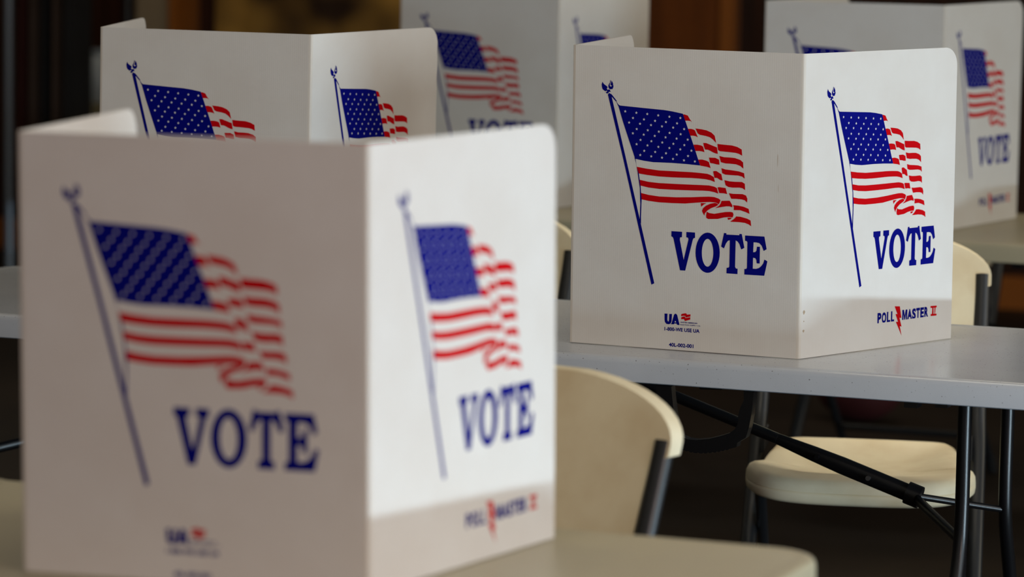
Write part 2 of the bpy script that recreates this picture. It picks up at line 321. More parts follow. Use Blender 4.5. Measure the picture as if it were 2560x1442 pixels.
FTEXT = {"UNITED AMERICAN":[[216.47,49.54],[248.8,49.71],[216.43,51.7]],"ELECTION SUPPLY CO.":[[216.54,45.27],[255.27,45.22],[216.51,47.31]],"1-800-WE USE UA":[[185.88,33.94],[253.55,34.18],[185.77,40.26]],"40L-002-001":[[194.92,5.73],[242.22,5.7],[194.81,12.23]]}
SRED = [[[271.18,72.76],[286.36,71.58],[291.68,49.87],[286.1,50.5],[292.56,33.67],[287.45,35.04],[293.36,16.84],[275.72,43.89],[281.79,43.59],[274.2,58.52],[279.78,57.64]],[[377.48,64.99],[396.3,64.49],[396.42,61.28],[393.12,60.9],[391.99,49.49],[396.44,49.46],[396.26,45.96],[378.68,46.4],[378.55,49.92],[382.68,49.91],[383.3,61.03],[377.81,61.46]]]
SWHITE = [[[386.71,61.08],[388.98,61.03],[389.19,49.72],[386.81,49.78]]]
STEXT = [["P",221.49,232.67,45.445,64.2],["O",234.17,246.99,45.435,64.21],["L",249.0,258.74,45.425,64.23],["L",261.06,270.32,45.415,64.25],["M",294.16,308.77,45.76,64.24],["A",309.38,322.61,45.825,64.34],["S",323.02,334.24,45.875,64.42],["T",335.06,346.11,45.93,64.5],["E",347.54,358.11,45.985,64.58],["R",359.65,371.17,46.035,64.65]]

# ------------------------------------------------------------------ the room (structure)
bm = bmesh.new(); box(bm, -9.2, 1.64, -3, 13.2, -0.12, 0); struct(obj('floor', bm, M['floor']))
bm = bmesh.new(); box(bm, -9.2, 1.64, -3, 13.2, 3.1, 3.22); struct(obj('ceiling', bm, M['ceiling']))
bm = bmesh.new(); box(bm, -9.32, -9.2, -3.12, 13.32, 0, 3.1); struct(obj('wall_left', bm, M['wall']))
# back wall: vertical dark boards with grooves
bm = bmesh.new(); box(bm, -9.2, 1.64, 13.02, 13.2, 0, 3.1)
x_ = -9.2
while x_ < 1.6:
    box(bm, x_ + 0.004, min(x_ + 0.196, 1.64), 13.0, 13.02, 0, 3.1); x_ += 0.2
struct(obj('wall_back', bm, M['wood']))
# right wall with an assumed, unseen overhead door opening (y 2.6..7.4) and a band of assumed windows above and beside it
bm = bmesh.new()
box(bm, 1.64, 1.84, -3, 13.2, 2.5, 3.1)
box(bm, 1.64, 1.84, -3, 4.05, 0, 1.3)
box(bm, 1.64, 1.84, 5.85, 13.2, 0, 1.3)
for y0_, y1_ in ((-3, 0.55), (2.65, 3.05), (5.15, 5.55), (7.65, 8.05), (10.15, 13.2)):
    box(bm, 1.64, 1.84, y0_, y1_, 1.3, 2.5)
struct(obj('wall_right', bm, M['wall']))
bm = bmesh.new()
z_ = 0.105
while z_ < 1.27:
    box(bm, 1.66, 1.69, 4.05, 5.85, z_, min(z_ + 0.145, 1.3)); box(bm, 1.67, 1.685, 4.05, 5.85, z_ + 0.145, min(z_ + 0.155, 1.3)); z_ += 0.155
struct(obj('assumed_overhead_door', bm, M['door_metal']))  # assumed shutter, unseen; raised to leave a slot for the low lamp
for k, yc_ in enumerate((1.6, 4.1, 6.6, 9.1)):
    bm = bmesh.new()
    for y_ in (yc_ - 1.05, yc_ - 0.02, yc_ + 1.01):
        box(bm, 1.70, 1.75, y_, y_ + 0.04, 1.3, 2.5)
    box(bm, 1.70, 1.75, yc_ - 1.05, yc_ + 1.05, 1.3, 1.34); box(bm, 1.70, 1.75, yc_ - 1.05, yc_ + 1.05, 2.46, 2.5)
    struct(obj('assumed_window_%d' % (k + 1), bm, M['pale']))  # assumed windows, unseen, set around the added side lamps
# wall behind the camera with an unseen opening added for the front fill lamp
bm = bmesh.new()
box(bm, -9.2, -3.0, -3.12, -3, 0, 3.1); box(bm, 0.6, 1.8, -3.12, -3, 0, 3.1)
box(bm, -3.0, 0.6, -3.12, -3, 2.5, 3.1); box(bm, -3.0, 0.6, -3.12, -3, 0, 0.7)
struct(obj('wall_front', bm, M['wall']))

# door in the back wall, with its casing
bm = bmesh.new(); box(bm, -4.62, -4.215, 12.955, 13.0, 0, 2.1)
box(bm, -4.56, -4.28, 12.945, 12.955, 1.15, 1.95); box(bm, -4.56, -4.28, 12.945, 12.955, 0.2, 1.0)
dr = struct(obj('door_1', bm, M['door']))
bm = bmesh.new(); box(bm, -4.205, -4.15, 12.93, 13.0, 0, 2.16); struct(obj('trim_1', bm, M['trim']))
bm = bmesh.new(); box(bm, -4.70, -4.63, 12.93, 13.0, 0, 2.16); struct(obj('trim_2', bm, M['wood']))
# plastered column with an orange-brown edge board
bm = bmesh.new(); box(bm, -6.57, -6.42, 12.82, 13.0, 0, 3.1); struct(obj('trim_3', bm, M['plaster']))
bm = bmesh.new(); box(bm, -6.42, -6.385, 12.80, 13.0, 0, 3.1); struct(obj('trim_4', bm, M['trim']))
bm = bmesh.new(); box(bm, -9.2, -4.70, 12.975, 13.0, 0, 0.12); box(bm, -4.15, 1.64, 12.975, 13.0, 0, 0.12); struct(obj('baseboard_back', bm, M['trim']))

# unseen ceiling panels added for fill light (above the frame)
for k, (x, y, p, _s) in enumerate(CEIL_FILLS):
    t_ = thing('ceiling_fill_panel', 'unseen fill light panel added in the ceiling over the rows of voting tables', 'ceiling light', (x, y, 3.06), 0, 'added ceiling fill panels')
    bm = bmesh.new()
    box(bm, -0.62, 0.62, -0.32, -0.28, -0.02, 0.04); box(bm, -0.62, 0.62, 0.28, 0.32, -0.02, 0.04)
    box(bm, -0.62, -0.58, -0.28, 0.28, -0.02, 0.04); box(bm, 0.58, 0.62, -0.28, 0.28, -0.02, 0.04)
    obj('fill_frame', bm, M['pale'], t_)
    bm = bmesh.new(); box(bm, -0.58, 0.58, -0.28, 0.28, 0.005, 0.015); obj('diffuser', bm, M['emit'], t_)

# mottled brown cloth hung on the back wall
bm = bmesh.new()
def TF(i, j, s=0): return Vector((-6.28 + 0.80 * i / 40, 12.93 - 0.004 * math.sin(i * 0.9) + s, 0.35 + 2.1 * j / 6))
shell_grid(bm, lambda i, j: TF(i, j), lambda i, j: TF(i, j, 0.012), 40, 6)
tag(obj('wall_hanging', bm, M['tapestry'], None, 40), 'mottled dark brown cloth hanging on the far wall, above the upper left booth', 'wall hanging')

# ------------------------------------------------------------------ tables
TOP = 0.74
ETOP = TOP - 0.0
def rounded_rect(x0, x1, y0, y1, rs, seg=8):
    """rs: radii for corners (x0y0, x1y0, x1y1, x0y1)"""
    pts = []
    for (cx_, cy_, sx, sy, a0, r) in ((x0, y0, 1, 1, PI, rs[0]), (x1, y0, -1, 1, 1.5 * PI, rs[1]), (x1, y1, -1, -1, 0, rs[2]), (x0, y1, 1, -1, 0.5 * PI, rs[3])):
        if r < 1e-5:
            pts.append((cx_, cy_)); continue
        for k in range(seg + 1):
            a = a0 + 0.5 * PI * k / seg
            pts.append((cx_ + sx * r + r * math.cos(a), cy_ + sy * r + r * math.sin(a)))
    return pts

def slab(bm, pts, prof):
    """pts outline (ccw); prof list of (inset, z) from underside centre outwards to top"""
    n_ = len(pts)
    cxx = sum(p[0] for p in pts) / n_; cyy = sum(p[1] for p in pts) / n_
    # inward normals
    nor = []
    for i in range(n_):
        a = Vector(pts[i - 1]); b_ = Vector(pts[i]); c = Vector(pts[(i + 1) % n_])
        def nn(p, q):
            d_ = (q - p)
            if d_.length < 1e-9: return Vector((0, 0))
            d_.normalize(); return Vector((-d_.y, d_.x))
        n1 = nn(a, b_); n2 = nn(b_, c); s = n1 + n2
        s = s / max(0.3, (s.length ** 2) / 2) if s.length > 1e-6 else n1
        nor.append(s)
    rings = []
    for ins, z in prof:
        rings.append([bm.verts.new((pts[i][0] + nor[i].x * ins, pts[i][1] + nor[i].y * ins, z)) for i in range(n_)])
    for a, b_ in zip(rings, rings[1:]):
        for i in range(n_):
            bm.faces.new((a[i], a[(i + 1) % n_], b_[(i + 1) % n_], b_[i]))
    bm.faces.new(list(reversed(rings[0]))); bm.faces.new(rings[-1])

HANDLE = [(1.7008, -0.0481), (1.7302, -0.0485), (1.732, -0.0656), (1.7357, -0.0905), (1.7409, -0.1163), (1.7493, -0.1359), (1.763, -0.1404), (1.7778, -0.1407), (1.8015, -0.137), (1.8217, -0.1306), (1.8396, -0.1239), (1.8495, -0.1161), (1.8555, -0.1048), (1.8551, -0.0918), (1.8582, -0.0786), (1.8651, -0.0629), (1.8642, -0.0473), (1.8827, -0.0479), (1.8814, -0.065), (1.8792, -0.089), (1.8753, -0.112), (1.8701, -0.1298), (1.8546, -0.1401), (1.8539, -0.1473), (1.8403, -0.1521), (1.8382, -0.1536), (1.8349, -0.1545), (1.8328, -0.1536), (1.8307, -0.1557), (1.8275, -0.1567), (1.8253, -0.1558), (1.8233, -0.1579), (1.82, -0.1589), (1.8178, -0.158), (1.8156, -0.1599), (1.8119, -0.1605), (1.8096, -0.1594), (1.8073, -0.1613), (1.8037, -0.162), (1.8013, -0.1608), (1.799, -0.1627), (1.7954, -0.1634), (1.793, -0.1622), (1.7902, -0.1638), (1.7857, -0.1638), (1.7828, -0.1624), (1.78, -0.1639), (1.7755, -0.164), (1.7726, -0.1625), (1.7704, -0.1636), (1.7669, -0.163), (1.7646, -0.1611), (1.7624, -0.1623), (1.7589, -0.1617), (1.7566, -0.1598), (1.7546, -0.1607), (1.7513, -0.1596), (1.7492, -0.1574), (1.7471, -0.1582), (1.7439, -0.1571), (1.7417, -0.1549), (1.7398, -0.1551), (1.7368, -0.1529), (1.7348, -0.15), (1.7329, -0.1501), (1.7298, -0.1479), (1.7278, -0.1457), (1.7172, -0.1289), (1.7099, -0.1076), (1.7047, -0.0806)]

def make_table(x0, y0, label, handle_local, topm='tabletop', L_=2.44, D_=0.74):
    t_ = thing('folding_table', label, 'table', (x0, y0, 0), 0, 'long folding tables')
    prof = [(0.02, -0.012), (0.012, -0.040), (0.004, -0.046), (0.0, -0.044), (0.0, -0.012), (0.0015, -0.006), (0.004, -0.0025), (0.009, -0.0006), (0.014, 0.0), (0.019, -0.0012), (0.024, -0.0012)]
    prof = [(a, z + TOP) for a, z in prof]
    h = L_ / 2
    for (a0, a1, rr) in ((0, h - 0.001, (0.07, 0.004, 0.004, 0.07)), (h + 0.001, L_, (0.004, 0.07, 0.07, 0.004))):
        bm = bmesh.new(); slab(bm, rounded_rect(a0, a1, 0, D_, rr), prof)
        bmesh.ops.recalc_face_normals(bm, faces=bm.faces)
        obj('tabletop_half', bm, M[topm], t_, 30)
    for y_ in (0.10, D_ - 0.10):
        bm = bmesh.new(); box(bm, 0.12, L_ - 0.12, y_ - 0.012, y_ + 0.012, TOP - 0.044, TOP - 0.013); obj('side_rail', bm, M['black'], t_)
    for s, xl in ((1, L_ - 0.216), (-1, 0.216)):
        yc = 0.32
        for sy in (-1, 1):
            ya = yc + sy * 0.162
            p = smooth_path([(xl, ya, TOP - 0.02), (xl, ya, 0.60), (xl, ya, 0.48), (xl, ya + sy * 0.012, 0.40), (xl, ya + sy * 0.065, 0.28), (xl, ya + sy * 0.105, 0.16), (xl, ya + sy * 0.115, 0.02)])
            bm = bmesh.new(); tube(bm, p, 0.0128, 16)
            lg = obj('leg', bm, M['black'], t_, 60)
            bm = bmesh.new(); tube(bm, [(xl, ya + sy * 0.115, 0.0), (xl, ya + sy * 0.115, 0.03)], 0.0165, 16); obj('rubber_foot', bm, M['rubber'], lg, 60)
        bm = bmesh.new(); tube(bm, [(xl, yc - 0.162, TOP - 0.03), (xl, yc + 0.162, TOP - 0.03)], 0.011, 12); obj('pivot_tube', bm, M['black'], t_, 60)
        # Y-shaped brace: one bar from under the middle, forked to both legs
        xm = xl - s * 0.84; xk = xl - s * 0.137; ym = 0.36
        A = Vector((xm, ym, TOP - 0.045)); K = Vector((xk, ym, 0.467))
        bm = bmesh.new(); dv = (K - A)
        tube(bm, [A, A + dv * 0.62], 0.0105, 14)
        tube(bm, [A + dv * 0.62, A + dv * 0.72, A + dv * 0.80, A + dv * 0.985], [0.0105, 0.0145, 0.0165, 0.0165], 14, flat=(0.6, 1.0))
        tube(bm, [A + dv * 0.975, K + dv * 0.012], 0.0215, 12, flat=(0.8, 1.0))
        br = obj('brace', bm, M['black'], t_, 50)
        for fr_ in (0.735, 0.875):
            q = A + dv * fr_
            bm = bmesh.new(); tube(bm, [q + Vector((0, -0.0165, 0)), q + Vector((0, -0.0105, 0))], 0.0045, 12); obj('rivet', bm, M['steel'] if fr_ > 0.8 else M['black'], br, 60)
        bm = bmesh.new(); tube(bm, [K + Vector((0, 0, 0)), (xl, yc + 0.165, 0.432)], 0.0065, 10); obj('brace_fork', bm, M['black'], t_, 60)
        bm = bmesh.new(); tube(bm, [K + Vector((0, -0.004, -0.003)), (xl, yc - 0.165, 0.430)], 0.0095, 12, flat=(0.7, 1.1)); obj('brace_fork', bm, M['black'], t_, 60)
        bm = bmesh.new(); tube(bm, [(xm, 0.09, TOP - 0.045), (xm, D_ - 0.09, TOP - 0.045)], 0.011, 12); obj('cross_tube', bm, M['black'], t_, 60)
        bm = bmesh.new(); box(bm, xl - s * 0.075 - 0.012, xl - s * 0.075 + 0.012, 0.07, 0.10, TOP - 0.066, TOP - 0.03); obj('leg_bracket', bm, M['black'], t_)
        bm = bmesh.new(); box(bm, xl - s * 0.02 - 0.012, xl - s * 0.02 + 0.010, 0.07, 0.10, TOP - 0.062, TOP - 0.03)
        obj('leg_bracket', bm, M['black'], t_)
    # moulded carrying handle with a ribbed grip under the front edge
    if handle_local is not None:
        hx = handle_local; yh = 0.005
        bm = bmesh.new()
        dx_ = hx - 1.80
        A_ = [bm.verts.new((x + dx_, yh, TOP + z)) for x, z in HANDLE]
        B_ = [bm.verts.new((x + dx_, yh + 0.022, TOP + z)) for x, z in HANDLE]
        m_ = len(HANDLE)
        tri = tessellate_polygon([[Vector((x, z, 0)) for x, z in HANDLE]])
        for t3 in tri:
            bm.faces.new([A_[i] for i in t3]); bm.faces.new([B_[i] for i in reversed(t3)])
        for i in range(m_): bm.faces.new((A_[i], A_[(i + 1) % m_], B_[(i + 1) % m_], B_[i]))
        bmesh.ops.recalc_face_normals(bm, faces=bm.faces)
        obj('carry_handle', bm, M['black'], t_)
        yh = 0.02
        bm = bmesh.new(); tube(bm, [(hx - 0.03, yh + 0.03, TOP - 0.052), (hx + 0.012, yh + 0.03, TOP - 0.050)], 0.008, 10, flat=(1, 0.6)); obj('latch', bm, M['black'], t_, 60)
    return t_

make_table(-3.725, 3.717, 'nearest almond-coloured folding table, its rounded corner blurred at the bottom, under the largest booth', 1.83, 'almond')
make_table(-3.774, 6.05, 'grey-white speckled folding table in sharp focus, with black legs and carry handle', 1.80)
make_table(-4.12, 8.28, 'far almond-coloured folding table, its blurred edge at right under the top right booth', 1.83, 'almond')

# ------------------------------------------------------------------ folding chairs
def make_chair(label):
    t_ = thing('folding_chair', label, 'chair', (0, 0, 0), 0, 'beige folding chairs behind the tables')
    # seat: rounded outline with side notches, rolled front lip, shallow dish
    half = [(0, -0.236), (0.06, -0.2355), (0.12, -0.231), (0.17, -0.219), (0.208, -0.194), (0.229, -0.155), (0.235, -0.115), (0.230, -0.092), (0.217, -0.083), (0.209, -0.070), (0.207, -0.02), (0.203, 0.05), (0.196, 0.11), (0.184, 0.155), (0.155, 0.177), (0.08, 0.183), (0, 0.184)]
    sm = smooth_path([(x, y, 0) for x, y in half], 4)
    sm = [Vector((p.x * 0.95, p.y, 0)) for p in sm]
    outl = [(p.x, p.y) for p in sm] + [(-p.x, p.y) for p in reversed(sm[1:-1])]
    ring_def = [(0.03, -0.050, 1), (0.008, -0.050, 1), (0.0015, -0.044, 1), (0.0, -0.034, 1), (0.0, -0.0285, 1), (0.0018, -0.0272, 1), (0.0, -0.026, 1), (0.001, -0.014, 1), (0.006, -0.005, 1), (0.014, -0.0008, 1), (0.024, 0.0, 1)]
    bm = bmesh.new(); rings = []; n_ = len(outl)
    nor = []
    for i in range(n_):
        a_ = Vector(outl[i - 1]); c_ = Vector(outl[(i + 1) % n_]); d_ = (c_ - a_).normalized(); nor.append(Vector((-d_.y, d_.x)))
    def zoff(x, y):
        return 0.450 - 0.010 * max(0, (-0.13 - y) / 0.10) ** 2 + 0.008 * max(0, (y - 0.08) / 0.1)
    for ins, dz, _k in ring_def:
        th = 1.0
        rings.append([bm.verts.new((outl[i][0] + nor[i].x * ins, outl[i][1] + nor[i].y * ins, zoff(*outl[i]) + dz)) for i in range(n_)])
    for f in (0.12, 0.24, 0.38, 0.54, 0.72, 0.88):
        ring = []
        for i in range(n_):
            x = (outl[i][0] + nor[i].x * 0.024) * (1 - f); y = (outl[i][1] + nor[i].y * 0.024) * (1 - f) - 0.01 * f
            ring.append(bm.verts.new((x, y, zoff(x, y) - 0.019 * math.sin(min(1, f / 0.6) * PI / 2) ** 1.5 + 0.004 * max(0, f - 0.5))))
        rings.append(ring)
    for r0_, r1_ in zip(rings, rings[1:]):
        for i in range(n_): bm.faces.new((r0_[i], r0_[(i + 1) % n_], r1_[(i + 1) % n_], r1_[i]))
    bm.faces.new(list(reversed(rings[0]))); bm.faces.new(rings[-1])
    bmesh.ops.recalc_face_normals(bm, faces=bm.faces)
    obj('seat', bm, M['beige'], t_, 60)
    # backrest
    zs = [0.565, 0.60, 0.64, 0.68, 0.715, 0.74, 0.755, 0.762, 0.766, 0.770, 0.776, 0.784, 0.793, 0.803, 0.814, 0.824, 0.833, 0.841, 0.848, 0.854, 0.860, 0.864, 0.8665]
    nb, nc = 24, len(zs) - 1
    def bw(z):
        if z < 0.756: return 0.201 + 0.004 * (z - 0.565) / 0.19
        if z < 0.771: return 0.205 + 0.031 * min(1, (z - 0.755) / 0.011)
        return 0.236 * math.sqrt(max(0.0, 1 - ((z - 0.781) / 0.0865) ** 2)) if z > 0.781 else 0.236
    def yb(x, z): return 0.185 + 0.37 * (z - 0.47) + 0.016 * (1 - (x / 0.236) ** 2) - 0.010
    def Bf(i, j):
        z = zs[j]; x = (-1 + 2 * i / nb) * bw(z); return Vector((x, yb(x, z) - 0.013, z))
    def Bb(i, j):
        z = zs[j]; x = (-1 + 2 * i / nb) * bw(z); return Vector((x, yb(x, z) + (0.018 if z > 0.76 else 0.006), z))
    bm = bmesh.new(); shell_grid(bm, Bf, Bb, nb, nc)
    b_ = obj('backrest', bm, M['beige'], t_, 50); bevel_mod(b_, 0.007, 3, 50)
    for s in (-1, 1):
        # long tube: top of the back -> front foot
        p = smooth_path([(s * 0.2185, 0.290, 0.785), (s * 0.2185, 0.245, 0.66), (s * 0.219, 0.195, 0.53), (s * 0.222, 0.130, 0.43), (s * 0.224, -0.04, 0.235), (s * 0.226, -0.20, 0.03)], 8)
        bm = bmesh.new(); tube(bm, p, 0.0152, 14, flat=(1.05, 1.0)); f_ = obj('side_frame', bm, M['char'], t_, 60)
        bm = bmesh.new(); tube(bm, [(s * 0.226, -0.188, 0.045), (s * 0.226, -0.225, 0.0)], 0.016, 12); obj('rubber_foot', bm, M['rubber'], f_, 60)
        p = smooth_path([(s * 0.196, -0.115, 0.425), (s * 0.197, -0.02, 0.33), (s * 0.198, 0.10, 0.21), (s * 0.199, 0.28, 0.03)], 6)
        bm = bmesh.new(); tube(bm, p, 0.0115, 14); f_ = obj('rear_leg', bm, M['char'], t_, 60)
        bm = bmesh.new(); tube(bm, [(s * 0.199, 0.268, 0.045), (s * 0.199, 0.305, 0.0)], 0.0145, 12); obj('rubber_foot', bm, M['rubber'], f_, 60)
        bm = bmesh.new(); box(bm, s * 0.207 - 0.004, s * 0.207 + 0.004, 0.09, 0.20, 0.435, 0.475); obj('hinge_plate', bm, M['char'], t_)
    bm = bmesh.new(); tube(bm, [(-0.222, -0.135, 0.11), (0.222, -0.135, 0.11)], 0.009, 10); obj('stretcher', bm, M['char'], t_, 60)
    bm = bmesh.new(); tube(bm, [(-0.198, 0.20, 0.11), (0.198, 0.20, 0.11)], 0.009, 10); obj('stretcher', bm, M['char'], t_, 60)
    return t_

chair0 = make_chair('beige folding chair with its whole seat visible under the sharp grey-white table')
spots = [
    (-1.925, 6.90, 13, None),
    (-1.955, 4.70, -15, 'nearest beige folding chair, its large curved backrest right of the largest booth'),
    (-2.885, 6.93, 0, 'beige folding chair seen as a sliver between the largest booth and the sharp one'),
    (-3.36, 9.12, 0, 'far folding chair, only its dark legs seen beside the black carry handle'),
    (-2.48, 9.15, 0, 'far folding chair, a sliver of beige back right of the top right booth'),
]
for k, (x, y, a, lab) in enumerate(spots):
    c = chair0 if k == 0 else copy_tree(chair0)
    c.location = (x, y, 0); c.rotation_euler = (0, 0, math.radians(a))
    if lab: c['label'] = lab

# ------------------------------------------------------------------ voting booths
W, H, TH = 0.4419, 0.54, 0.004
OFF = 8.1

def text_tris(s, bold=0.018):
    cu = bpy.data.curves.new('t', 'FONT'); cu.body = s; cu.size = 1.0; cu.resolution_u = 4; cu.offset = bold
    o = bpy.data.objects.new('t', cu); COL.objects.link(o)
    dg = bpy.context.evaluated_depsgraph_get()
    me = bpy.data.meshes.new_from_object(o.evaluated_get(dg))
    vs = [(v.co.x, v.co.y) for v in me.vertices]; fs = [list(p.vertices) for p in me.polygons]
    bpy.data.objects.remove(o); bpy.data.curves.remove(cu); bpy.data.meshes.remove(me)
    x0 = min(v[0] for v in vs); x1 = max(v[0] for v in vs); y1 = max(v[1] for v in vs)
    return [((x - x0) / (x1 - x0), y / y1) for x, y in vs], fs

_cache = {}
def print_layer():
    """printed art common to every panel: list of (verts uv mm, faces, material, height)"""
    if 'c' in _cache: return _cache['c']
    L = []
    def poly(p, m, h):
        L.append((p, [list(t) for t in tessellate_polygon([[Vector((a, b, 0)) for a, b in p]])], m, h))
    for p in BLUE: poly(p, 1, 0)
    for p in RED: poly(p, 2, 0)
    n_ = len(OO)
    L.append((OO + OI, [[i, (i + 1) % n_, n_ + (i + 1) % n_, n_ + i] for i in range(n_)], 1, 0))
    for sx, sy in STARS:
        ps = []
        for k in range(10):
            r = 2.75 if k % 2 == 0 else 1.15; a = PI / 2 + k * PI / 5 - 0.06
            ps.append((sx + r * math.cos(a), sy + r * math.sin(a)))
        L.append(([(sx, sy)] + ps, [[0, 1 + k, 1 + (k + 1) % 10] for k in range(10)], 3, 1))
    _cache['c'] = L
    return L

def extra(kind):
    if kind in _cache: return _cache[kind]
    L = []
    def poly(p, m, h): L.append((p, [list(t) for t in tessellate_polygon([[Vector((a, b, 0)) for a, b in p]])], m, h))
    if kind == 'front':
        for p in FBLUE: poly(p, 1, 0)
        for p in FRED: poly(p, 2, 0)
        for p in FWHITE: poly(p, 0, 1)
        T = FTEXT
    else:
        for p in SRED: poly(p, 2, 0)
        for p in SWHITE: poly(p, 0, 1)
    if kind == 'side':
        for ch, ua, ub, vb, vt in STEXT:
            if ch == 'M':
                q = [(0, 0), (0.24, 0), (0.24, 0.62), (0.42, 0), (0.58, 0), (0.76, 0.62), (0.76, 0), (1, 0), (1, 1), (0.68, 1), (0.5, 0.40), (0.32, 1), (0, 1)]
                poly([(ua + x * (ub - ua), vb + y * (vt - vb)) for x, y in q], 1, 0); continue
            vs, fs = text_tris(ch, 0.05)
            L.append(([(ua + x * (ub - ua), vb + max(0, y) * (vt - vb)) for x, y in vs], fs, 1, 0))
        T = {}
    for s, (a, b, c) in T.items():
        vs, fs = text_tris(s, 0.042 if kind == 'side' else (0.03 if len(s) == 15 or s[0] == '4' else 0.012))
        h = c[1] - a[1]
        L.append(([(a[0] + x * (b[0] - a[0]), a[1] + y * h) for x, y in vs], fs, 1, 0))
    _cache[kind] = L
    return L

def panel(name, parent, org, dr, lean, art, round_side, off=0.0, label=None, trim=(0.0, 0.0)):
    """org: foot of the left edge (local), dr: direction to the right as seen from outside"""
    dr = Vector(dr).normalized(); up = Vector((lean[0], lean[1], 1.0)); nr = dr.cross(up).normalized()
    r = 0.034
    out = []
    u0, u1 = trim[0], W - trim[1]
    def arc(cx_, cy_, a0, a1):
        return [(cx_ + r * math.cos(a0 + (a1 - a0) * k / 8), cy_ + r * math.sin(a0 + (a1 - a0) * k / 8)) for k in range(9)]
    out.append((u0, 0)); out.append((u1, 0))
    if round_side == 'R': out += arc(u1 - r, H - r, 0, PI / 2)
    else: out.append((u1, H))
    if round_side == 'L': out += arc(u0 + r, H - r, PI / 2, PI)
    else: out.append((u0, H))
    bm = bmesh.new(); uvl = bm.loops.layers.uv.new('UVMap')
    def P(u, v, h): return org + dr * u + up * v + nr * h
    f = [bm.verts.new(P(u, v, 0)) for u, v in out]; g = [bm.verts.new(P(u, v, -TH)) for u, v in out]
    n_ = len(out)
    uvof = {}
    for i, (u, v) in enumerate(out): uvof[f[i]] = (u, v); uvof[g[i]] = (u, v)
    bm.faces.new(f); bm.faces.new(list(reversed(g)))
    for i in range(n_):
        bm.faces.new((f[i], g[i], g[(i + 1) % n_], f[(i + 1) % n_]))
    for layer in art:
        for (vs, fs, m, h) in layer:
            nv = []
            for (u, v) in vs:
                q = bm.verts.new(P((u) / 1000.0, v / 1000.0, 0.00035 + 0.00035 * h)); uvof[q] = (u / 1000.0, v / 1000.0); nv.append(q)
            for fc in fs:
                try: fa = bm.faces.new([nv[i] for i in fc])
                except ValueError: continue
                fa.material_index = m
                fa.normal_update()
                if fa.normal.dot(nr) < 0: fa.normal_flip()
    for fa in bm.faces:
        for lp in fa.loops: lp[uvl].uv = uvof[lp.vert]
    o = obj(name, bm, [M['panel'], M['blue'], M['red'], M['star'], M['scuff']], parent)
    if label: o['label'] = label
    return o

def shifted(layer, dx):
    return [([(u + dx, v) for u, v in vs], fs, m, h) for (vs, fs, m, h) in layer]

def blob(u, v, ru, rv, n_=9):
    rnd = random.Random(int(u * 10 + v))
    vs = [(u, v)] + [(u + ru * math.cos(2 * PI * k / n_) * rnd.uniform(0.5, 1.1), v + rv * math.sin(2 * PI * k / n_) * rnd.uniform(0.5, 1.1)) for k in range(n_)]
    return (vs, [[0, 1 + k, 1 + (k + 1) % n_] for k in range(n_)], 4, 0)

def make_booth(label, x, y, fl_deg, sr_deg, wl_deg, lean, scuffs=()):
    t_ = thing('voting_booth', label, 'voting booth', (x, y, TOP + 0.0004), 0, 'tabletop voting booths')
    d = lambda a: Vector((math.cos(math.radians(a)), math.sin(math.radians(a)), 0))
    fl, sr, wl = d(fl_deg), d(sr_deg), d(wl_deg)
    O = Vector((0, 0, 0)); Lf = O + fl * W
    g = 0.0055
    fr_art = [print_layer(), extra('front')]
    if scuffs: fr_art.append([blob(396, 352, 0.4, 14), blob(398, 300, 0.3, 8)])
    panel('front_panel', t_, Lf, -fl, lean, fr_art, None, label='front panel with flag, VOTE lettering and small maker mark', trim=(g, g))
    sid = [shifted(print_layer(), OFF), extra('side')]
    if scuffs: sid.append([blob(*s) for s in scuffs])
    panel('side_panel', t_, O, sr, lean, sid, 'R', label='right wing with flag, VOTE lettering and red bolt mark', trim=(g, 0))
    panel('side_panel', t_, Lf + wl * W, -wl, lean, [print_layer()], 'L', label='left wing folded back', trim=(0, g))
    up = Vector((lean[0], lean[1], 1.0))
    for (C0, a, b_) in ((O, fl, sr), (Lf, wl, -fl)):
        bm = bmesh.new()
        # two narrow scored strips meeting in a rounded living hinge
        na = (-a).cross(up).normalized() if True else None
        nb = b_.cross(up).normalized()
        path_o = [C0 + a * g, C0 + a * g * 0.45 - na * 0.0004, C0 + a * 0.0012 - na * 0.0006 - nb * 0.0003, C0 + b_ * 0.0012 - nb * 0.0006, C0 + b_ * g * 0.45 - nb * 0.0004, C0 + b_ * g]
        path_i = [C0 + a * g - na * TH * 0.8, C0 + a * 0.004 - na * TH * 0.9, C0 - (na + nb) * TH * 0.6, C0 + b_ * 0.004 - nb * TH * 0.9, C0 + b_ * g - nb * TH * 0.8]
        ring = path_o + list(reversed(path_i))
        lo = [bm.verts.new(q) for q in ring]; hi = [bm.verts.new(q + up * H) for q in ring]
        m_ = len(ring)
        for i in range(m_): bm.faces.new((lo[i], lo[(i + 1) % m_], hi[(i + 1) % m_], hi[i]))
        bm.faces.new(lo); bm.faces.new(list(reversed(hi)))
        bmesh.ops.recalc_face_normals(bm, faces=bm.faces)
        obj('fold_strip', bm, M['fold'], t_)
    return t_

